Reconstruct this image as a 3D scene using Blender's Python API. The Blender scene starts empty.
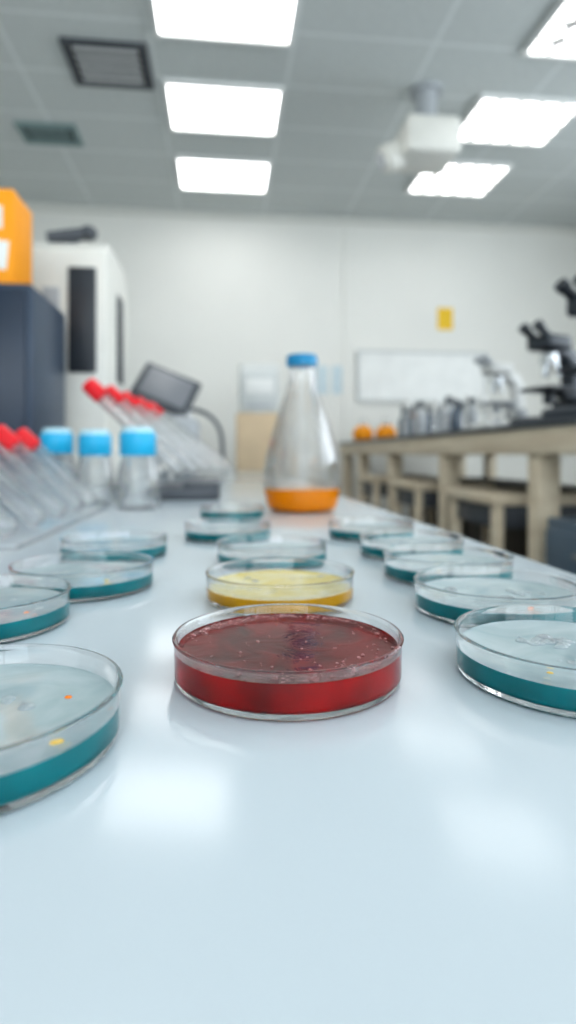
import bpy, bmesh, math, random
from mathutils import Vector, Matrix
random.seed(7)
C = bpy.context.scene.collection
TABLE = 0.9
EYE = TABLE + 0.097
HZ = 455
FX, FY = 0.1094, 0.994     # view heading in the room

def at(lat, t):
    """bench position: lat metres sideways, t metres ahead of the viewer, in room axes"""
    return (t*FX + lat*FY, t*FY - lat*FX)

# ------------------------------------------------------------ materials
def mat(name, col, rough=0.5, metal=0.0, trans=0.0, ior=1.45, coat=0.0, coat_r=0.03, var=0.04,
        scale=8.0, bump=0.0, bscale=60.0, spec=0.5, emit=None, estr=0.0, alpha=1.0, sss=0.0):
    m = bpy.data.materials.new(name); m.use_nodes = True
    nt = m.node_tree; b = nt.nodes["Principled BSDF"]
    b.inputs["Roughness"].default_value = rough
    b.inputs["Metallic"].default_value = metal
    b.inputs["Transmission Weight"].default_value = trans
    b.inputs["IOR"].default_value = ior
    b.inputs["Coat Weight"].default_value = coat
    b.inputs["Coat Roughness"].default_value = coat_r
    b.inputs["Specular IOR Level"].default_value = spec
    b.inputs["Alpha"].default_value = alpha
    if sss:
        b.inputs["Subsurface Weight"].default_value = sss
        b.inputs["Subsurface Scale"].default_value = 0.005
    tc = nt.nodes.new("ShaderNodeTexCoord")
    if var > 0:
        n = nt.nodes.new("ShaderNodeTexNoise"); n.inputs["Scale"].default_value = scale
        n.inputs["Detail"].default_value = 3
        nt.links.new(tc.outputs["Object"], n.inputs["Vector"])
        r = nt.nodes.new("ShaderNodeValToRGB")
        r.color_ramp.elements[0].position = 0.3; r.color_ramp.elements[1].position = 0.7
        r.color_ramp.elements[0].color = tuple(max(0, c*(1-var)) for c in col) + (1,)
        r.color_ramp.elements[1].color = tuple(min(1, c*(1+var)) for c in col) + (1,)
        nt.links.new(n.outputs["Fac"], r.inputs["Fac"])
        nt.links.new(r.outputs["Color"], b.inputs["Base Color"])
    else:
        b.inputs["Base Color"].default_value = tuple(col) + (1,)
    if bump > 0:
        n2 = nt.nodes.new("ShaderNodeTexNoise"); n2.inputs["Scale"].default_value = bscale
        n2.inputs["Detail"].default_value = 3
        nt.links.new(tc.outputs["Object"], n2.inputs["Vector"])
        bp = nt.nodes.new("ShaderNodeBump"); bp.inputs["Strength"].default_value = bump
        bp.inputs["Distance"].default_value = 0.002
        nt.links.new(n2.outputs["Fac"], bp.inputs["Height"])
        nt.links.new(bp.outputs["Normal"], b.inputs["Normal"])
    if emit:
        b.inputs["Emission Color"].default_value = tuple(emit) + (1,)
        b.inputs["Emission Strength"].default_value = estr
    return m

def clear_mix(m, f):
    """thin clear glass: part of the light passes straight through"""
    nt = m.node_tree; b = nt.nodes["Principled BSDF"]; o = nt.nodes["Material Output"]
    tr = nt.nodes.new("ShaderNodeBsdfTransparent"); mx = nt.nodes.new("ShaderNodeMixShader")
    mx.inputs[0].default_value = f
    nt.links.new(b.outputs[0], mx.inputs[1]); nt.links.new(tr.outputs[0], mx.inputs[2])
    nt.links.new(mx.outputs[0], o.inputs["Surface"])
    return m

def grid_mat(name, base, line, x0, px, y0, py, w):
    m = mat(name, base, rough=0.8, var=0.03, scale=30, bump=0.3, bscale=200)
    nt = m.node_tree; b = nt.nodes["Principled BSDF"]
    src = b.inputs["Base Color"].links[0].from_socket
    tc = [n for n in nt.nodes if n.type == 'TEX_COORD'][0]
    sp = nt.nodes.new("ShaderNodeSeparateXYZ"); nt.links.new(tc.outputs["Object"], sp.inputs[0])
    def M(op, a, bb=None):
        n = nt.nodes.new("ShaderNodeMath"); n.operation = op
        if isinstance(a, (int, float)): n.inputs[0].default_value = a
        else: nt.links.new(a, n.inputs[0])
        if bb is not None:
            if isinstance(bb, (int, float)): n.inputs[1].default_value = bb
            else: nt.links.new(bb, n.inputs[1])
        return n.outputs[0]
    def ln(s, o, p):
        a = M('DIVIDE', M('SUBTRACT', s, o), p)
        a = M('ABSOLUTE', M('SUBTRACT', M('FRACT', a), 0.5))
        return M('GREATER_THAN', a, 0.5 - w/p/2)
    k = M('MAXIMUM', ln(sp.outputs[0], x0, px), ln(sp.outputs[1], y0, py))
    mx = nt.nodes.new("ShaderNodeMix"); mx.data_type = 'RGBA'
    nt.links.new(k, mx.inputs[0]); nt.links.new(src, mx.inputs[6])
    mx.inputs[7].default_value = tuple(line) + (1,)
    nt.links.new(mx.outputs[2], b.inputs["Base Color"])
    return m

def wood_mat(name, c1, c2):
    m = mat(name, c1, rough=0.5, var=0)
    nt = m.node_tree; b = nt.nodes["Principled BSDF"]
    tc = nt.nodes.new("ShaderNodeTexCoord"); mp = nt.nodes.new("ShaderNodeMapping")
    mp.inputs["Scale"].default_value = (6, 1, 6)
    n = nt.nodes.new("ShaderNodeTexNoise"); n.inputs["Scale"].default_value = 4; n.inputs["Detail"].default_value = 6
    r = nt.nodes.new("ShaderNodeValToRGB")
    r.color_ramp.elements[0].position = .35; r.color_ramp.elements[1].position = .65
    r.color_ramp.elements[0].color = c1 + (1,); r.color_ramp.elements[1].color = c2 + (1,)
    nt.links.new(tc.outputs["Object"], mp.inputs[0]); nt.links.new(mp.outputs[0], n.inputs["Vector"])
    nt.links.new(n.outputs["Fac"], r.inputs["Fac"]); nt.links.new(r.outputs["Color"], b.inputs["Base Color"])
    return m

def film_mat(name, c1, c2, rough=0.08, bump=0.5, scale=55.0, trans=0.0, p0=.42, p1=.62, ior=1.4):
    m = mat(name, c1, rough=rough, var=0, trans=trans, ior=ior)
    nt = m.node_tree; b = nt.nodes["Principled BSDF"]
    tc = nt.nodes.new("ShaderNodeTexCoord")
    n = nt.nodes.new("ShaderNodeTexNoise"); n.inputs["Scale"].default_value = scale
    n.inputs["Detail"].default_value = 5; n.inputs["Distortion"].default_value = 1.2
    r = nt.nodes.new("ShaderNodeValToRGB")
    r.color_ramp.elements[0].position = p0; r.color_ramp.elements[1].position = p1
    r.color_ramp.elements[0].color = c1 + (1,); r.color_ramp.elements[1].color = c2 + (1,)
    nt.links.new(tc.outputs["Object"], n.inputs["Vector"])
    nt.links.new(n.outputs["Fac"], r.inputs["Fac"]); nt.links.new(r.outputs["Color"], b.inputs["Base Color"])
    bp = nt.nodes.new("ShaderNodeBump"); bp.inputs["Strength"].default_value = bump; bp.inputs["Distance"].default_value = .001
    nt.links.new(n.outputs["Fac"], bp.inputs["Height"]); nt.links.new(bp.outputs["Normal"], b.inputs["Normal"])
    return m

M_glass = clear_mix(mat("clear_glass", (1, 1, 1), rough=0.0, trans=1.0, ior=1.42, var=0), .12)
M_drop = mat("wet_droplets", (.90, .95, .97), rough=0.0, trans=.75, ior=1.36, var=0)
M_reddrop = mat("wet_red_bubbles", (.95, .60, .60), rough=0.0, trans=.75, ior=1.36, var=0)
M_thin = clear_mix(mat("thin_clear_glass", (1, 1, 1), rough=0.0, trans=1.0, ior=1.45, var=0), .6)
M_tubeglass = clear_mix(mat("tube_glass", (1, 1, 1), rough=0.0, trans=1.0, ior=1.47, var=0), .35)
M_plastic_clear = clear_mix(mat("clear_plastic", (.97, .99, 1.0), rough=0.02, trans=1.0, ior=1.38, var=0), .5)
M_table = mat("white_glossy_laminate", (.53, .592, .63), rough=0.135, var=0.01, scale=3, spec=0.5)
M_wall = mat("wall_paint", (.82, .815, .775), rough=0.7, var=0.02, scale=1.5)
M_trim = mat("trim_paint", (.70, .70, .66), rough=0.5, var=0.02)
M_floor = mat("vinyl_floor", (.30, .32, .34), rough=0.35, var=0.12, scale=12)
M_ceil = grid_mat("ceiling_tiles", (.61, .64, .63), (.72, .75, .745), -.35, .70, 2.45, .4175, .022)
M_whitepl = mat("white_plastic", (.82, .82, .80), rough=0.35)
M_cream = mat("cream_enamel", (.78, .77, .72), rough=0.35)
M_navy = mat("navy_enamel", (.045, .07, .11), rough=0.35, var=.08)
M_navy2 = mat("navy_door_enamel", (.022, .036, .062), rough=0.3, var=.08)
M_black = mat("black_plastic", (.018, .020, .024), rough=0.3, var=.1)
M_soft_black = mat("charcoal_enamel", (.04, .046, .056), rough=0.4, var=.1)
M_dark = mat("dark_grey_plastic", (.085, .094, .108), rough=0.35, var=.08)
M_grey = mat("grey_plastic", (.45, .47, .49), rough=0.4)
M_metal = mat("brushed_steel", (.6, .62, .64), rough=0.25, metal=1.0)
M_orange = mat("orange_cardboard", (.95, .36, .01), rough=0.6)
M_label = mat("white_paper", (.82, .82, .80), rough=0.7)
M_blue = mat("blue_cap_plastic", (.01, .24, .46), rough=0.3)
M_blue2 = mat("light_blue_cap_plastic", (.02, .43, .72), rough=0.3)
M_insert = mat("pale_blue_cap_top", (.50, .74, .84), rough=0.35)
M_redcap = mat("red_cap_plastic", (.74, .012, .022), rough=0.3)
M_wood = wood_mat("pale_birch", (.66, .56, .42), (.76, .67, .52))
M_worktop = mat("dark_worktop", (.07, .08, .09), rough=0.3, var=.1)
M_cab = mat("shade_taupe", (.10, .088, .075), rough=0.5, var=.06)  # dark tone of the under-bench shade, put into the colour
M_bluegrey = mat("blue_grey_enamel", (.10, .145, .19), rough=0.4)
M_card = mat("kraft_cardboard", (.66, .52, .36), rough=0.8, var=.06)
M_yellow = mat("yellow_sign", (.85, .55, .03), rough=0.5)
M_amberliq = mat("orange_solution", (1.0, .33, .0), rough=0.02, trans=.3, ior=1.34, var=.03, scale=30)
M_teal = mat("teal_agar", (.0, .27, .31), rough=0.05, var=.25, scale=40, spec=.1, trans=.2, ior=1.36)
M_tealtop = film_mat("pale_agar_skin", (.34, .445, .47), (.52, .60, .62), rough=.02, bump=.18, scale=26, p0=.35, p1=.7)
M_yelliq = mat("yellow_medium", (.95, .50, .0), rough=0.05, var=.08, scale=40, trans=.3, ior=1.36, spec=.1)
M_yeltop = film_mat("yellow_skin", (.66, .54, .16), (.72, .66, .38), rough=.02, bump=.14, scale=30)
M_redtop = film_mat("dark_red_skin", (.05, .0, .001), (.30, .002, .004), rough=.05, bump=.34, scale=46, p0=.32, p1=.78, trans=.3, ior=1.33)
M_colY = mat("yellow_colony", (.95, .60, .02), rough=.25)
M_colO = mat("orange_colony", (.95, .25, .02), rough=.25)
M_paper = mat("pale_blue_notice", (.62, .72, .76), rough=.7, var=.08, scale=30)
M_board = mat("whiteboard_surface", (.84, .85, .83), rough=.2)
M_boardframe = mat("whiteboard_frame_grey", (.62, .64, .63), rough=.4)
M_lampD = mat("lamp_diffuser", (1, 1, 1), rough=.6, var=0, emit=(1, 1, 1), estr=4.5)
M_darkbottle = mat("dark_bottle_glass", (.16, .20, .25), rough=.1, trans=.3, var=0)
M_vent = mat("vent_grey", (.66, .67, .67), rough=.5)
M_duct = mat("duct_shadow_grey", (.012, .013, .015), rough=.7)
M_vent2 = mat("vent_teal_grey", (.24, .33, .33), rough=.5)

# red liquid: lets light through; noise patches paint a glow into the red
M_red = mat("red_solution", (.72, .0, .0), rough=0.0, trans=.6, ior=1.34, var=.55, scale=42, spec=.0)

# ------------------------------------------------------------ mesh helpers
class B:
    def __init__(s): s.bm = bmesh.new()
    def box(s, c, size, bev=0.0, seg=2, rot=None):
        t = bmesh.new(); bmesh.ops.create_cube(t, size=1.0)
        bmesh.ops.scale(t, vec=Vector(size), verts=t.verts)
        if bev > 0: bmesh.ops.bevel(t, geom=list(t.edges), offset=bev, segments=seg, profile=.5, affect='EDGES')
        if rot: t.transform(rot.to_4x4())
        t.transform(Matrix.Translation(Vector(c)))
        s._add(t); return s
    def _add(s, t):
        me = bpy.data.meshes.new("tmp"); t.to_mesh(me); t.free(); s.bm.from_mesh(me); bpy.data.meshes.remove(me)
    def lathe(s, prof, seg=48, closed=True, mtx=None):
        t = bmesh.new(); rings = []
        for r, z in prof:
            if r < 1e-6: rings.append([t.verts.new((0, 0, z))])
            else: rings.append([t.verts.new((r*math.cos(2*math.pi*i/seg), r*math.sin(2*math.pi*i/seg), z)) for i in range(seg)])
        for a, b in zip(rings[:-1], rings[1:]):
            for i in range(seg):
                j = (i+1) % seg
                if len(a) == 1 and len(b) == 1: continue
                if len(a) == 1: t.faces.new((a[0], b[j], b[i]))
                elif len(b) == 1: t.faces.new((a[i], a[j], b[0]))
                else: t.faces.new((a[i], a[j], b[j], b[i]))
        bmesh.ops.recalc_face_normals(t, faces=t.faces)
        if mtx: t.transform(mtx)
        s._add(t); return s
    def cyl(s, p0, p1, r, r2=None, seg=24, bev=0):
        p0, p1 = Vector(p0), Vector(p1); d = p1-p0; L = d.length
        r2 = r if r2 is None else r2
        m = Matrix.Translation(p0) @ d.to_track_quat('Z', 'Y').to_matrix().to_4x4()
        e = min(bev, L/3)
        if e > 0: pr = [(0, 0), (r-e, 0), (r, e), (r2, L-e), (r2-e, L), (0, L)]
        else: pr = [(0, 0), (r, 0), (r2, L), (0, L)]
        return s.lathe(pr, seg, mtx=m)
    def ell(s, c, rad, seg=16):
        t = bmesh.new(); bmesh.ops.create_uvsphere(t, u_segments=seg, v_segments=max(6, seg//2), radius=1)
        bmesh.ops.scale(t, vec=Vector(rad), verts=t.verts); t.transform(Matrix.Translation(Vector(c)))
        s._add(t); return s
    def path(s, pts, r, seg=10):
        for a, b in zip(pts[:-1], pts[1:]): s.cyl(a, b, r, seg=seg)
        for p in pts[1:-1]: s.ell(p, (r, r, r), 10)
        return s
    def prism(s, pts, x0, x1, bev=0):
        t = bmesh.new()
        a = [t.verts.new((x0, y, z)) for y, z in pts]; b = [t.verts.new((x1, y, z)) for y, z in pts]
        t.faces.new(a); t.faces.new(list(reversed(b)))
        for i in range(len(pts)):
            j = (i+1) % len(pts); t.faces.new((a[i], b[i], b[j], a[j]))
        bmesh.ops.recalc_face_normals(t, faces=t.faces)
        if bev: bmesh.ops.bevel(t, geom=list(t.edges), offset=bev, segments=2, profile=.5, affect='EDGES')
        s._add(t); return s
    def out(s, name, m, parent=None, loc=(0, 0, 0), smooth=True, rot=(0, 0, 0), top=None, **kw):
        bm = s.bm
        for e in bm.edges:
            if len(e.link_faces) == 2 and e.calc_face_angle(0) > math.radians(38): e.smooth = False
        for f in bm.faces:
            f.smooth = smooth
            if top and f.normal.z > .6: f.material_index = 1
        me = bpy.data.meshes.new(name); bm.to_mesh(me); bm.free()
        me.materials.append(m)
        if top: me.materials.append(top)
        o = bpy.data.objects.new(name, me); C.objects.link(o)
        o.location = loc; o.rotation_euler = rot
        if parent: o.parent = parent
        for k, v in kw.items(): o[k] = v
        return o

def thing(name, loc, label, category, group=None, rotz=0.0, rot=None):
    e = bpy.data.objects.new(name, None); e.empty_display_size = .05
    C.objects.link(e); e.location = loc; e.rotation_euler = rot or (0, 0, rotz)
    e["label"] = label; e["category"] = category
    if group: e["group"] = group
    return e

def dup(root, loc, rotz=None, label=None, rot=None, swap=None, scale=None):
    news = []
    def cp(o, par):
        n = o.copy(); C.objects.link(n)
        if par: n.parent = par
        if swap and n.type == 'MESH' and n.data.materials and n.data.materials[0] in swap:
            n.data = n.data.copy()
            for i, mm in enumerate(n.data.materials):
                if mm in swap: n.data.materials[i] = swap[mm]
        for c in [c for c in bpy.data.objects if c.parent == o and c not in news]:
            news.append(cp(c, n))
        return n
    n = cp(root, None); n.location = loc
    if rotz is not None: n.rotation_euler = (0, 0, rotz)
    if rot: n.rotation_euler = rot
    if scale: n.scale = (scale,)*3
    if label: n["label"] = label
    return n

def struct(o): o["kind"] = "structure"; return o

# ------------------------------------------------------------ room shell
XL, XR, YF, YB, H = -2.1, 3.4, -2.6, 5.05, 3.03
struct(B().box(((XL+XR)/2, (YF+YB)/2, -.05), (XR-XL+.2, YB-YF+.2, .1)).out("floor", M_floor, smooth=False))
struct(B().box(((XL+XR)/2, (YF+YB)/2, H+.05), (XR-XL+.2, YB-YF+.2, .1)).out("ceiling", M_ceil, smooth=False))
struct(B().box(((XL+XR)/2, YB+.05, H/2), (XR-XL+.2, .1, H)).out("wall_back", M_wall, smooth=False))
WX0, WX1, WZ0, WZ1 = -1.7, 3.0, .9, 2.85  # added opening behind the viewer, lets in sky light as fill
b = B()
b.box(((XL+XR)/2, YF-.05, WZ0/2), (XR-XL+.2, .1, WZ0)).box(((XL+XR)/2, YF-.05, (WZ1+H)/2), (XR-XL+.2, .1, H-WZ1))
b.box(((XL-.1+WX0)/2, YF-.05, (WZ0+WZ1)/2), (WX0-XL+.1, .1, WZ1-WZ0)).box(((XR+.1+WX1)/2, YF-.05, (WZ0+WZ1)/2), (XR+.1-WX1, .1, WZ1-WZ0))
struct(b.out("wall_front", M_wall, smooth=False))
b = B()
for i in range(5):
    x = WX0+.03+(WX1-WX0-.06)*i/4
    b.box((x, YF-.05, (WZ0+WZ1)/2), (.06, .06, WZ1-WZ0))
for z in (WZ0+.03, WZ1-.03): b.box(((WX0+WX1)/2, YF-.05, z), (WX1-WX0, .06, .06))
struct(b.out("added_window_1", M_whitepl, smooth=False))  # frame of the added fill window
struct(B().box((XL-.05, (YF+YB)/2, H/2), (.1, YB-YF, H)).out("wall_left", M_wall, smooth=False))
# side wall with a long added window band, lets in sky fill
SY0, SY1, SZ0, SZ1 = -2.0, 3.6, 1.2, 2.75
b = B()
b.box((XR+.05, (YF+YB)/2, SZ0/2), (.1, YB-YF, SZ0)).box((XR+.05, (YF+YB)/2, (SZ1+H)/2), (.1, YB-YF, H-SZ1))
b.box((XR+.05, (YF+SY0)/2, (SZ0+SZ1)/2), (.1, SY0-YF, SZ1-SZ0)).box((XR+.05, (YB+SY1)/2, (SZ0+SZ1)/2), (.1, YB-SY1, SZ1-SZ0))
struct(b.out("wall_right", M_wall, smooth=False))
b = B()
for i in range(6):
    b.box((XR+.05, SY0+.03+(SY1-SY0-.06)*i/5, (SZ0+SZ1)/2), (.06, .06, SZ1-SZ0))
for z in (SZ0+.03, SZ1-.03): b.box((XR+.05, (SY0+SY1)/2, z), (.06, SY1-SY0, .06))
struct(b.out("added_window_2", M_whitepl, smooth=False))
struct(B().box(((XL+XR)/2, YB-.006, .05), (XR-XL, .012, .1)).out("baseboard_back", M_trim, smooth=False))
struct(B().box((XR-.006, (YF+YB)/2, .05), (.012, YB-YF-.03, .1)).out("baseboard_right", M_trim, smooth=False))
struct(B().box((XL+.006, (YF+YB)/2, .05), (.012, YB-YF-.03, .1)).out("baseboard_left", M_trim, smooth=False))
struct(B().box(((XL+XR)/2, YB-.01, H-.03), (XR-XL, .02, .06), .004).out("trim_1", M_trim, smooth=False))
struct(B().box((1.05, YB-.006, 1.5), (.035, .012, 2.8), .003).out("trim_2", M_wall, smooth=False))

# ------------------------------------------------------------ ceiling lights
def light(x0, x1, y0, y1, louver):
    cx, cy, w, d = (x0+x1)/2, (y0+y1)/2, x1-x0, y1-y0
    r = thing("ceiling_light", (cx, cy, H), "square white recessed ceiling light panel, switched on" if not louver
              else "white ceiling light with louvre grid, switched on", "ceiling light", "ceiling light panels")
    b = B()
    f = .022
    b.box((0, -d/2+f/2, -.012), (w, f, .024)); b.box((0, d/2-f/2, -.012), (w, f, .024))
    b.box((-w/2+f/2, 0, -.012), (f, d-2*f, .024)); b.box((w/2-f/2, 0, -.012), (f, d-2*f, .024))
    b.out("frame", M_whitepl, r, smooth=False)
    B().box((0, 0, -.006), (w-2*f-.001, d-2*f-.001, .010)).out("diffuser", M_lampD, r, smooth=False)
    if louver:
        b = B()
        for i in range(1, 5): b.box((-w/2+w*i/5, 0, -.018), (.034, d-2*f-.02, .012))
        for i in range(1, 4): b.box((0, -d/2+d*i/4, -.018), (w-2*f-.02, .036, .012))
        b.out("louvre_grid", M_whitepl, r, smooth=False)
for y0 in (2.46, 3.30, 4.13):
    light(-.318, .342, y0-.01, y0+.48, False)
light(1.50, 2.14, 2.40, 2.88, True)
light(1.45, 2.08, 3.23, 3.71, True)
light(1.40, 2.02, 3.99, 4.48, True)
for y0 in (1.0, -.6, -1.9):
    light(-.318, .342, y0, y0+.50, False)
    light(1.50, 2.14, y0, y0+.50, True)

def vent(cx, cy, w, d, m, n):
    r = thing("air_vent", (cx, cy, H), "grey metal slatted air vent set into the ceiling tiles", "air vent", "ceiling air vents")
    b = B(); f = .03
    b.box((0, -d/2+f/2, -.008), (w, f, .016)); b.box((0, d/2-f/2, -.008), (w, f, .016))
    b.box((-w/2+f/2, 0, -.008), (f, d-2*f, .016)); b.box((w/2-f/2, 0, -.008), (f, d-2*f, .016))
    b.out("frame", M_dark if n > 4 else m, r, smooth=False)
    B().box((0, 0, -.002), (w-2*f, d-2*f, .003)).out("duct_opening", M_duct, r, smooth=False)
    b = B()
    for i in range(n):
        y = -d/2+f+(d-2*f)*(i+.5)/n
        b.box((0, y, -.012), (w-2*f-.04, (d-2*f)/n*.48, .004))
    b.out("slats", m, r, smooth=False)
vent(-.58, 3.2, .42, .36, M_vent, 5)
vent(-1.08, 3.93, .36, .24, M_vent2, 4)

# ------------------------------------------------------------ projector
pr = thing("ceiling_projector", (1.13, 3.24, H), "cream projector hanging from a short ceiling mount", "projector")
B().cyl((0, 0, -.20), (0, 0, 0), .06).cyl((0, 0, -.02), (0, 0, 0), .09).box((0, 0, -.20), (.16, .16, .03), .003).out("mount", M_grey, pr)
B().box((0, 0, -.31), (.30, .30, .20), .03, 4).box((0, -.12, -.31), (.22, .07, .14), .01).out("body", M_cream, pr)
B().cyl((-.14, .02, -.35), (-.23, .02, -.39), .075, bev=.006).cyl((-.23, .02, -.39), (-.25, .02, -.398), .060).out("lens_barrel", M_cream, pr)
B().cyl((-.247, .02, -.397), (-.255, .02, -.400), .050).out("lens", M_grey, pr)

# ------------------------------------------------------------ white table
tb = thing("lab_table", (0, 0, 0), "long glossy white laboratory table", "table")
B().box((-.405, 2.0, TABLE-.02), (1.39, 5.3, .04), .006, 3).out("table_top", M_table, tb)
for x in (-1.0, .2):
    for y in (-.5, 1.2, 2.9, 4.5):
        B().box((x, y, (TABLE-.04)/2), (.06, .06, TABLE-.04), .004).out("leg", M_metal, tb)

# ------------------------------------------------------------ petri dishes (real size 100 x 19 mm)
def dish_profile():
    return [(0, 0), (.0466, 0), (.0482, .0006), (.0490, .0018), (.0493, .0034), (.0496, .0168), (.0501, .0178),
            (.0503, .0185), (.0498, .0191), (.0488, .0191), (.0483, .0184), (.0480, .0172), (.0478, .0052), (.0472, .0038), (.046, .0032), (0, .0032)]
def medium(hgt, R=.0482):
    return [(0, .0027), (.0460, .0027), (.0474, .0034), (R, .0050), (R, hgt+.0006), (.0477, hgt+.0003), (.0465, hgt), (R*.6, hgt), (0, hgt)]
def petri(pos, name_label, hgt, m_side, m_top, colonies=(), bubbles=0, rot=0):
    r = thing("petri_dish", (pos[0], pos[1], TABLE+.00005), name_label, "petri dish", "petri dishes on the table", rotz=0)
    B().lathe(dish_profile(), 96).out("glass_dish", M_glass, r)
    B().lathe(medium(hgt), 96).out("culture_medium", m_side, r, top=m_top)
    for (cx, cy, s, m) in colonies:
        B().ell((0, 0, 0), (s, s*.85, s*.4), 14).out("colony", m, r, loc=(cx, cy, hgt+s*.1))
    if bubbles:
        b = B()
        for k in range(5):
            a0 = random.uniform(0, 6.28); q0 = random.uniform(.006, .034)
            for i in range(bubbles//9):
                x = q0*math.cos(a0)+random.gauss(0, .0065); y = q0*math.sin(a0)+random.gauss(0, .0045)
                if math.hypot(x, y) > .044: continue
                s = random.uniform(.0006, .0013) if random.random() < .45 else random.uniform(.0016, .0034)
                b.ell((x, y, hgt), (s, s*random.uniform(.7, 1.2), s*.42), 14)
        b.out("bubbles", M_drop, r, kind="stuff")
    return r
def pd(px, t): return at((px-288)/600*t, t)
Y, O = M_colY, M_colO
TEAL = "clear glass petri dish with teal medium and pale skin"
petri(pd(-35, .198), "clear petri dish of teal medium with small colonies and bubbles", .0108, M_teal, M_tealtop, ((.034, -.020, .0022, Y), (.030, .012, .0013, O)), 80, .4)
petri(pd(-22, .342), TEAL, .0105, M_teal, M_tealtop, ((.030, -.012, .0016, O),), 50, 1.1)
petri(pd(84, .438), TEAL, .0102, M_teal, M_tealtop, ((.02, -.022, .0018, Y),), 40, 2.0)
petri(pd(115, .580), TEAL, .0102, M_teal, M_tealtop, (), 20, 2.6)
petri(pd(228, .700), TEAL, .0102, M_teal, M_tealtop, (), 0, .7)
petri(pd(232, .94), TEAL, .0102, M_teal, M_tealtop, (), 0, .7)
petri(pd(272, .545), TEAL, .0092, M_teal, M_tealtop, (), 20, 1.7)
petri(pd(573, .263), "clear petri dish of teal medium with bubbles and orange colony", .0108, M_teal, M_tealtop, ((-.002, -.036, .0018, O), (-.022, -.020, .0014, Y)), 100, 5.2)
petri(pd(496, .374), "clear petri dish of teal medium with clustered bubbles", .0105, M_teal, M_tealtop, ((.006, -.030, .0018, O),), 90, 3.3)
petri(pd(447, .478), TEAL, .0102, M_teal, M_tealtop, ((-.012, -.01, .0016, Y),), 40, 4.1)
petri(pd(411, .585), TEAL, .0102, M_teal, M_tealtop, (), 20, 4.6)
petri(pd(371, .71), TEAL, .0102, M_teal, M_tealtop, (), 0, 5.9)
petri(pd(280, .407), "clear glass petri dish with bright yellow medium", .0092, M_yelliq, M_yeltop, (), 40, 0)
red = petri(pd(288, .265), "clear glass petri dish filled with glossy deep red liquid", .0138, M_red, M_redtop)
b = B(); bz = .0139
for i in range(80):
    a = random.gauss(-1.2, .5); q = .0455 - abs(random.gauss(0, .006)); s = random.uniform(.0003, .0010)
    b.ell((q*math.cos(a), q*math.sin(a), bz), (s, s, s*.6), 10)
for i in range(60):
    a = random.uniform(0, 6.28); q = .045*math.sqrt(random.random()); s = random.uniform(.0002, .0007)
    b.ell((q*math.cos(a), q*math.sin(a), bz), (s, s, s*.5), 8)
for i in range(110):
    a = random.gauss(1.5, .7); q = .0465-abs(random.gauss(0, .003)); s = random.uniform(.0003, .0011)
    b.ell((q*math.cos(a), q*math.sin(a), bz), (s, s, s*.6), 8)
b.out("foam_bubbles", M_reddrop, red, kind="stuff")

# ------------------------------------------------------------ flask
fx, fy = at((302-288)/600*1.04, 1.04)
fl = thing("conical_flask", (fx, fy, TABLE), "clear glass conical flask with blue cap and orange liquid", "flask")
outer = [(.050, 0), (.057, .003), (.0615, .012), (.0650, .03), (.0668, .05), (.0668, .07), (.0640, .09), (.0592, .11), (.0535, .13), (.0475, .15), (.041, .17), (.0338, .19), (.0280, .205), (.0250, .22), (.0238, .235), (.0238, .255)]
inner = [(r-.0018, z) for r, z in outer]
inner[0] = (.049, .0035); inner[1] = (.0555, .0055)
B().lathe([(0, 0)] + outer + list(reversed(inner)) + [(0, .0035)], 72).out("flask_body", M_thin, fl)
def ir(z):
    for (r0, z0), (r1, z1) in zip(inner[:-1], inner[1:]):
        if z0 <= z <= z1: return r0+(r1-r0)*(z-z0)/(z1-z0)
    return inner[-1][0]
lz = [.0055, .012, .02, .03, .040]
B().lathe([(0, .0030), (.048, .0030)] + [(ir(z)+.0006, z) for z in lz] + [(0, .040)], 72).out("orange_liquid", M_amberliq, fl)
B().lathe([(0, .250), (.0248, .250), (.0268, .252), (.0268, .266), (.025, .269), (0, .269)], 40).out("cap", M_blue, fl)

# ------------------------------------------------------------ reagent bottles with blue caps
def bottle(pos, s, m, label):
    r = thing("reagent_bottle", (pos[0], pos[1], TABLE), label, "bottle", "blue-capped bottles"); r.scale = (s, s, s)
    o = [(.033, 0), (.039, .003), (.0405, .010), (.0390, .040), (.0365, .060), (.0330, .078), (.029, .090), (.0270, .098), (.0265, .12)]
    i = [(q-.0016, z) for q, z in o]; i[0] = (.032, .003); i[1] = (.0375, .005)
    B().lathe([(0, 0)]+o+list(reversed(i))+[(0, .003)], 48).out("bottle_body", M_plastic_clear, r)
    B().lathe([(0, .096), (.0305, .096), (.0320, .098), (.0320, .134), (.0305, .137), (0, .137)], 40).out("cap", m, r)
    B().lathe([(0, .137), (.0290, .137), (.0280, .144), (.026, .147), (0, .147)], 40).out("cap_insert", M_insert, r)
    return r
bottle(pd(138, 1.08), 1.0, M_blue2, "clear plastic bottle with bright blue cap")
bottle(pd(95, 1.20), 1.0, M_blue2, "clear plastic bottle with bright blue cap")
bottle(pd(57, 1.30), 1.05, M_blue2, "clear plastic bottle with bright blue cap")

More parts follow.
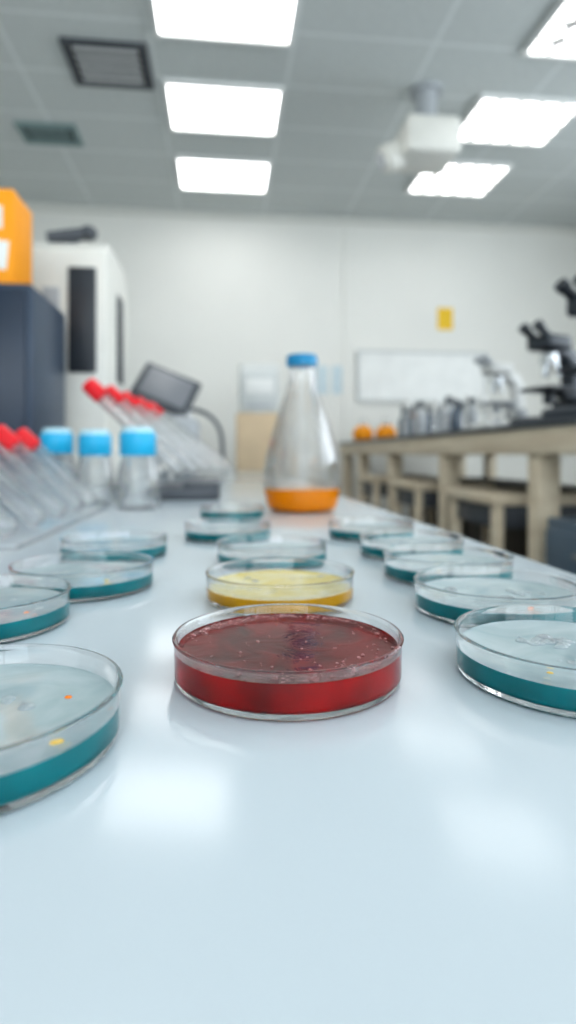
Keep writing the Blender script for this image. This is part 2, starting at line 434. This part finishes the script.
# ------------------------------------------------------------ test tubes and racks
def tube(pos, L, R, ang, group, label, capL=.034, tw=0):
    r = thing("test_tube", pos, label, "test tube", group, rot=(0, -ang, tw))
    t = R*.1
    o = [(R*math.sin(a), R-R*math.cos(a)) for a in [k*math.pi/2/7 for k in range(8)]] + [(R, L-.02)]
    i = [((R-t)*math.sin(a), R-(R-t)*math.cos(a)) for a in [k*math.pi/2/7 for k in range(8)]] + [(R-t, L-.02)]
    B().lathe(o+list(reversed(i)), 32).out("tube_glass", M_tubeglass, r)
    B().lathe([(0, L-capL), (R*1.0, L-capL), (R*1.18, L-capL+.002), (R*1.18, L-.004), (R*1.0, L), (0, L)], 28).out("cap", M_redcap, r)
    return r
R1 = .0130
ang = math.radians(46)
for y in (.68, .785, .89, .995, 1.10):
    tube((-.225, y, TABLE+.010), .182, R1, ang, "red-capped test tubes in the low rack", "glass test tube with red cap leaning in a rack", .040)
rk = thing("test_tube_rack", (-.285, .89, TABLE), "low clear plastic rack holding slanted test tubes", "test tube rack")
b = B()
b.box((.078, 0, .003), (.006, .50, .006), .002).box((-.05, 0, .003), (.006, .50, .006), .002)
for y in (-.25, .25):
    b.box((.014, y, .003), (.134, .006, .006), .002)
    b.box((-.045, y, .033), (.006, .006, .058), .002)
b.box((-.045, 0, .060), (.006, .50, .006), .002)
b.out("rack_frame", M_plastic_clear, rk)
for k, (y, x) in enumerate(((1.34, -.085), (1.42, -.055), (1.50, -.028), (1.58, -.002), (1.66, .022))):
    tube((x, y, TABLE+.055), .285, .0150, math.radians(46+k*1.5), "red-capped test tubes in the tall rack", "long glass test tube with red cap leaning in a rack", .045)
rk = thing("test_tube_rack", (-.14, 1.5, TABLE), "tall white rack on dark base holding slanted test tubes", "test tube rack")
B().box((.06, 0, .0125), (.15, .40, .025), .004).box((.095, 0, .030), (.08, .38, .014), .004).out("base", M_dark, rk)
b = B()
for y in (-.19, .19): b.box((.0, y, .045), (.012, .012, .045), .002)
b.box((.0, 0, .066), (.012, .39, .012), .002)
b.out("rail", M_whitepl, rk)

# ------------------------------------------------------------ dark cabinet + orange box
cb = thing("instrument_cabinet", (-.705, 1.66, TABLE), "dark navy metal benchtop cabinet", "cabinet")
B().box((0, 0, .255), (.50, .32, .510), .008, 3).out("body", M_navy, cb)
B().box((0, -.166, .255), (.48, .014, .48), .004).out("door", M_navy2, cb)
B().box((-.19, -.18, .28), (.015, .012, .14), .004).out("handle", M_metal, cb)
ob = thing("orange_box", (-.640, 1.60, TABLE+.510), "orange cardboard box with white labels on the dark cabinet", "box")
B().box((0, 0, .118), (.27, .15, .236), .005).out("carton", M_orange, ob)
B().box((.085, -.0755, .165), (.05, .001, .055)).out("paper_label", M_label, ob, smooth=False)
B().box((.090, -.0755, .075), (.065, .001, .07), rot=Matrix.Rotation(.1, 3, 'Y')).out("paper_label", M_label, ob, smooth=False)

# ------------------------------------------------------------ cream analyser
an = thing("lab_analyser", (-.48, 2.15, TABLE), "tall cream laboratory analyser with black front panels", "lab instrument")
b = B()
b.prism([(-.21, 0), (.23, 0), (.23, .70), (.20, .745), (.13, .785), (-.14, .785), (-.21, .74)], -.13, .12, .015)
b.box((.02, -.02, .06), (.31, .50, .12), .012, 3)
b.out("housing", M_cream, an)
B().box((.045, -.212, .52), (.085, .012, .33), .004).out("front_panel", M_soft_black, an)
B().box((.122, .02, .50), (.008, .10, .30), .003).out("side_panel", M_soft_black, an)
B().box((-.05, -.212, .57), (.05, .008, .1), .002).out("indicator_plate", M_grey, an)
B().cyl((-.03, -.05, .78), (-.03, -.05, .815), .03).cyl((-.10, -.07, .82), (.03, -.05, .85), .022, bev=.004).ell((.03, -.05, .85), (.03, .03, .026)).out("top_handle", M_dark, an)

# ------------------------------------------------------------ centrifuge with open lid
ce = thing("centrifuge", (-.26, 2.75, TABLE), "grey centrifuge with open dark tilted lid and hose", "centrifuge")
B().box((0, 0, .13), (.32, .34, .26), .03, 4).out("body", M_grey, ce)
B().lathe([(0, .261), (.12, .261), (.125, .268), (.12, .275), (.10, .275), (.098, .265), (0, .263)], 40).out("rotor_bowl", M_metal, ce)
LR = (math.radians(50), math.radians(22), 0)
b = B(); b.box((0, 0, 0), (.28, .24, .035), .012, 3); b.out("lid", M_dark, ce, loc=(0.0, .10, .40), rot=LR)
M_lidwin = mat("lid_window_grey", (.24, .25, .27), rough=.3)
b = B(); b.box((.0, .0, .019), (.22, .18, .006), .002); b.out("lid_window", M_lidwin, ce, loc=(0.0, .10, .40), rot=LR)
B().cyl((-.1, .14, .25), (-.1, .14, .36), .012).out("hinge", M_metal, ce)
B().cyl((.1, .14, .25), (.1, .14, .40), .012).out("hinge", M_metal, ce)
pts = [(.12+.14*math.sin(a)+.0, -.05, .30-.0+.14*math.cos(a)-.14) for a in [k*math.pi/2/8 for k in range(9)]]
pts += [(.265, -.05, .06), (.275, -.05, .012)]
B().path(pts, .010).out("hose", M_dark, ce)

# ------------------------------------------------------------ dispenser on cardboard box
cx, cy = at((257-288)/600*3.9, 3.9)
bx = thing("cardboard_box", (cx, cy, TABLE), "plain kraft cardboard box on the white table", "box")
B().box((0, 0, .18), (.27, .25, .36), .004).out("carton", M_card, bx)
B().box((0, 0, .3605), (.05, .25, .001)).out("tape", M_label, bx, smooth=False)
ds = thing("paper_dispenser", (cx+.01, cy, TABLE+.361), "white rounded dispenser standing on a cardboard box", "dispenser")
b = B(); b.prism([(-.10, 0), (.10, 0), (.10, .30), (.05, .33), (-.04, .33), (-.10, .26)], -.125, .125, .02)
b.out("housing", M_boardframe, ds)
B().box((0, -.103, .05), (.16, .01, .03), .003).out("slot", M_grey, ds)
B().box((0, -.104, .17), (.18, .008, .10), .003).out("window", M_whitepl, ds)

# ------------------------------------------------------------ right-hand bench
BT = EYE + .100
bn = thing("workbench", (0, 0, 0), "long birch workbench with dark worktop", "workbench")
B().box((1.45, 2.72, BT-.009), (1.04, 4.10, .018), .004).out("worktop", M_worktop, bn)
b = B()
b.box((.960, 2.72, BT-.058), (.04, 4.06, .080), .003)
b.box((1.93, 2.72, BT-.058), (.03, 4.0, .080), .003)
for y in (.75, 4.69): b.box((1.45, y, BT-.058), (.94, .03, .080), .003)
b.out("apron", M_wood, bn)
hl = BT-.098
for y in (.95, 1.75, 2.53, 3.35, 4.12, 4.66):
    for x in (.985, 1.91):
        B().box((x, y, hl/2), (.07, .07, hl), .004).out("leg", M_wood, bn)
for i, y in enumerate((2.14, 2.94, 3.735)):  # added cabinets, coloured like the dark shade under the bench
    c = thing("added_cabinet", (1.62, y, 0), "added cabinet in shade-dark taupe under the workbench", "cabinet", "added cabinets under the workbench")
    B().box((0, 0, .44), (.46, .66, .80), .006).box((0, 0, .02), (.40, .60, .04)).out("body", M_cab, c)
    for k in (-1, 1):
        B().box((-.238, k*.163, .44), (.016, .31, .74), .003).out("door", M_cab, c)
        B().box((-.252, k*.04, .6), (.012, .012, .12), .003).out("handle", M_metal, c)
def stool(y, x=1.10, h=.865):
    r = thing("lab_stool", (x, y, 0), "square wooden stool tucked under the workbench", "stool", "wooden stools under the workbench")
    B().box((0, 0, h-.02), (.40, .42, .04), .01, 3).out("seat", M_wood, r)
    B().box((0, 0, h-.08), (.34, .36, .08), .004).out("seat_frame", M_dark, r)
    for sx in (-1, 1):
        for sy in (-1, 1):
            B().box((sx*.17, sy*.18, (h-.04)/2), (.035, .035, h-.04), .003).out("leg", M_wood, r)
    b = B()
    for sx in (-1, 1): b.box((sx*.17, 0, .30), (.02, .33, .03), .002)
    for sy in (-1, 1): b.box((0, sy*.18, .38), (.31, .02, .03), .002)
    b.out("stretchers", M_wood, r)
    return r
s0 = stool(2.13)
dup(s0, (1.10, 2.95, 0)); dup(s0, (1.10, 3.73, 0))
bc = thing("drawer_cabinet", (1.09, 1.30, 0), "blue-grey metal drawer cabinet under the workbench", "cabinet")
B().box((0, 0, .425), (.44, .46, .81), .006).box((0, 0, .01), (.40, .42, .02)).out("body", M_bluegrey, bc)
for k in range(3):
    B().box((-.228, 0, .16+.26*k), (.016, .42, .24), .003).out("drawer", M_bluegrey, bc)
    B().box((-.242, 0, .23+.26*k), (.012, .14, .014), .003).out("handle", M_metal, bc)

# ------------------------------------------------------------ microscopes
def microscope(loc, rotz, label, mm):
    r = thing("microscope", loc, label, "microscope", "microscopes on the workbench", rotz=rotz)
    B().box((0, 0, .025), (.26, .19, .05), .012, 3).out("base", mm, r)
    pr_ = [(.13, .04), (.13, .16), (.125, .26), (.09, .31), (-.02, .325), (-.02, .285), (.05, .275), (.075, .24), (.075, .12), (.06, .04)]
    t = B(); t.prism(pr_, -.03, .03, .005)
    t.bm.transform(Matrix.Rotation(math.radians(-90), 4, 'Z'))
    t.out("arm", mm, r)
    B().box((-.02, 0, .155), (.15, .15, .014), .003).box((.06, 0, .145), (.05, .05, .04), .004).out("stage", M_soft_black, r)
    B().cyl((-.02, 0, .05), (-.02, 0, .075), .028).cyl((-.02, 0, .10), (-.02, 0, .147), .022).out("condenser", M_soft_black, r)
    B().box((-.02, 0, .33), (.13, .11, .055), .015, 3).out("head", mm, r)
    B().cyl((-.02, 0, .255), (-.02, 0, .29), .034, .03).out("nosepiece", M_metal, r)
    for k, (dx, dy) in enumerate(((-.018, 0), (.012, .016), (.012, -.016))):
        B().cyl((-.02+dx, dy, .258), (-.02+dx*1.7, dy*1.7, .205), .010, .006, 16).out("objective", M_metal, r)
    for sy in (-1, 1):
        B().cyl((-.06, sy*.030, .345), (-.105, sy*.032, .377), .017, .015, 20).cyl((-.105, sy*.032, .377), (-.122, sy*.0325, .389), .020, .020, 20).out("eyepiece", M_soft_black, r)
        B().cyl((.095, sy*.03, .10), (.095, sy*.065, .10), .026, bev=.003).out("focus_knob", M_soft_black, r)
    return r
def bpos(px, t, z=BT): x, y = at((px-288)/600*t, t); return (x, y, z)
M_mblack = mat("microscope_enamel", (.055, .064, .078), rough=0.35, var=.1)
ms = microscope(bpos(553, 2.5), math.radians(20), "black binocular microscope on the dark worktop", M_mblack); ms.scale = (1.1,)*3
m2 = dup(ms, bpos(603, 2.0), math.radians(15)); m2.scale = (1.2,)*3
m3 = dup(ms, bpos(500, 2.75), math.radians(10), label="white microscope with pale grey fittings on the worktop", swap={M_mblack: M_whitepl, M_soft_black: M_grey}); m3.scale = (.88,)*3

# ------------------------------------------------------------ glassware on the workbench
def bench_bottle(loc, s, m, capm, label, grp="bottles on the workbench"):
    r = thing("lab_bottle", loc, label, "bottle", grp); r.scale = (s, s, s)
    B().lathe([(0, 0), (.030, 0), (.033, .004), (.033, .10), (.030, .13), (.016, .15), (.014, .155), (.014, .18), (0, .18)], 24).out("bottle_body", m, r)
    B().lathe([(0, .172), (.018, .172), (.018, .205), (.016, .208), (0, .208)], 24).out("cap", capm, r)
    return r
bb = [bench_bottle(bpos(404, 4.3), 1.2, M_darkbottle, M_dark, "dark glass bottle with black cap on the workbench"),
      bench_bottle(bpos(409, 4.0), 1.3, M_plastic_clear, M_whitepl, "clear bottle with white cap on the workbench"),
      bench_bottle(bpos(421, 3.7), 1.1, M_grey, M_dark, "grey bottle with black cap on the workbench")]
for i, (px, t, s) in enumerate(((429, 4.0, 1.1), (438, 3.4, 1.0), (449, 3.8, 1.3), (456, 3.2, .95), (468, 3.5, 1.2), (472, 3.0, .9), (413, 4.55, 1.4), (483, 3.35, 1.1), (440, 4.4, 1.4), (462, 4.2, 1.3))):
    n = dup(bb[i % 3], bpos(px, t)); n.scale = (s, s, s)
def beaker(loc):
    r = thing("round_flask", loc, "small round flask of orange liquid on the workbench", "flask", "orange flasks on the workbench")
    B().lathe([(0, 0), (.045, 0), (.062, .018), (.068, .05), (.06, .08), (.04, .10), (0, .10)], 28).out("orange_liquid", M_orange, r)
    B().lathe([(.040, .10), (.022, .118), (.020, .15), (.023, .152), (.018, .15), (.020, .118), (.038, .10)], 28).out("flask_neck", M_thin, r)
    return r
f0 = beaker(bpos(363, 4.55)); f0.scale = (1.15,)*3; dup(f0, bpos(386, 4.5))

# ------------------------------------------------------------ on the back wall
def wallx(px):
    u = (px-288)/600; t = (YB)/(FY-u*FX); return t*FX+u*t*FY, t
x0, t0 = wallx(356); x1, t1 = wallx(486)
zt, zb = EYE+(HZ-350)/600*t0, EYE+(HZ-402)/600*t0
wb = thing("whiteboard", ((x0+x1)/2, YB, zb), "white board with pale frame mounted on the wall", "whiteboard")
w, h = x1-x0, zt-zb
B().box((0, -.012, h/2), (w-.03, .012, h-.03)).out("panel", M_board, wb, smooth=False)
b = B()
b.box((0, -.014, .012), (w, .022, .024)).box((0, -.014, h-.012), (w, .022, .024))
b.box((-w/2+.012, -.014, h/2), (.024, .022, h-.05)).box((w/2-.012, -.014, h/2), (.024, .022, h-.05))
b.out("frame", M_boardframe, wb, smooth=False)
x, t = wallx(445)
sg = B().box((0, -.003, 0), (.135, .006, .19)).out("wall_sign", M_yellow, loc=(x, YB, EYE+(HZ-319)/600*t), smooth=False)
sg["label"] = "small yellow sign on the pale wall"; sg["category"] = "sign"
for px, w_, col in ((322, .10, M_paper), (337, .09, M_paper)):
    x, t = wallx(px)
    o = B().box((0, -.0025, 0), (w_, .005, .24)).out("wall_notice", col, loc=(x, YB, EYE+(HZ-380)/600*t), smooth=False)
    o["label"] = "pale blue paper notice on the wall"; o["category"] = "notice"; o["group"] = "paper notices on the wall"

# ------------------------------------------------------------ world + camera
w = bpy.data.worlds.new("world"); bpy.context.scene.world = w; w.use_nodes = True
w.node_tree.nodes["Background"].inputs[0].default_value = (.86, .94, 1, 1)
w.node_tree.nodes["Background"].inputs[1].default_value = 3.6
def portal(loc, rot, sx, sy):  # guides sky fill through the added windows
    pl = bpy.data.lights.new("fill_portal", 'AREA'); pl.shape = 'RECTANGLE'; pl.size = sx; pl.size_y = sy
    pl.cycles.is_portal = True
    po = bpy.data.objects.new("fill_portal", pl); C.objects.link(po)
    po.location = loc; po.rotation_euler = rot
portal(((WX0+WX1)/2, YF-.1, (WZ0+WZ1)/2), (math.radians(90), 0, 0), WX1-WX0, WZ1-WZ0)
portal((XR+.1, (SY0+SY1)/2, (SZ0+SZ1)/2), (0, math.radians(90), 0), SZ1-SZ0, SY1-SY0)
cd = bpy.data.cameras.new("camera"); cam = bpy.data.objects.new("camera", cd); C.objects.link(cam)
cam.location = (0, 0, EYE); cam.rotation_euler = (math.radians(90), 0, -math.atan2(FX, FY))
cd.sensor_width = 36; cd.lens = 36*600/1024; cd.shift_y = -(512-HZ)/1024
cd.clip_start = .005; cd.clip_end = 50
cd.dof.use_dof = True; cd.dof.focus_distance = .25; cd.dof.aperture_fstop = 5.2
bpy.context.scene.camera = cam
vs = bpy.context.scene.view_settings
vs.view_transform = 'Standard'
try: vs.look = 'Medium High Contrast'
except Exception as e: print("look", e)
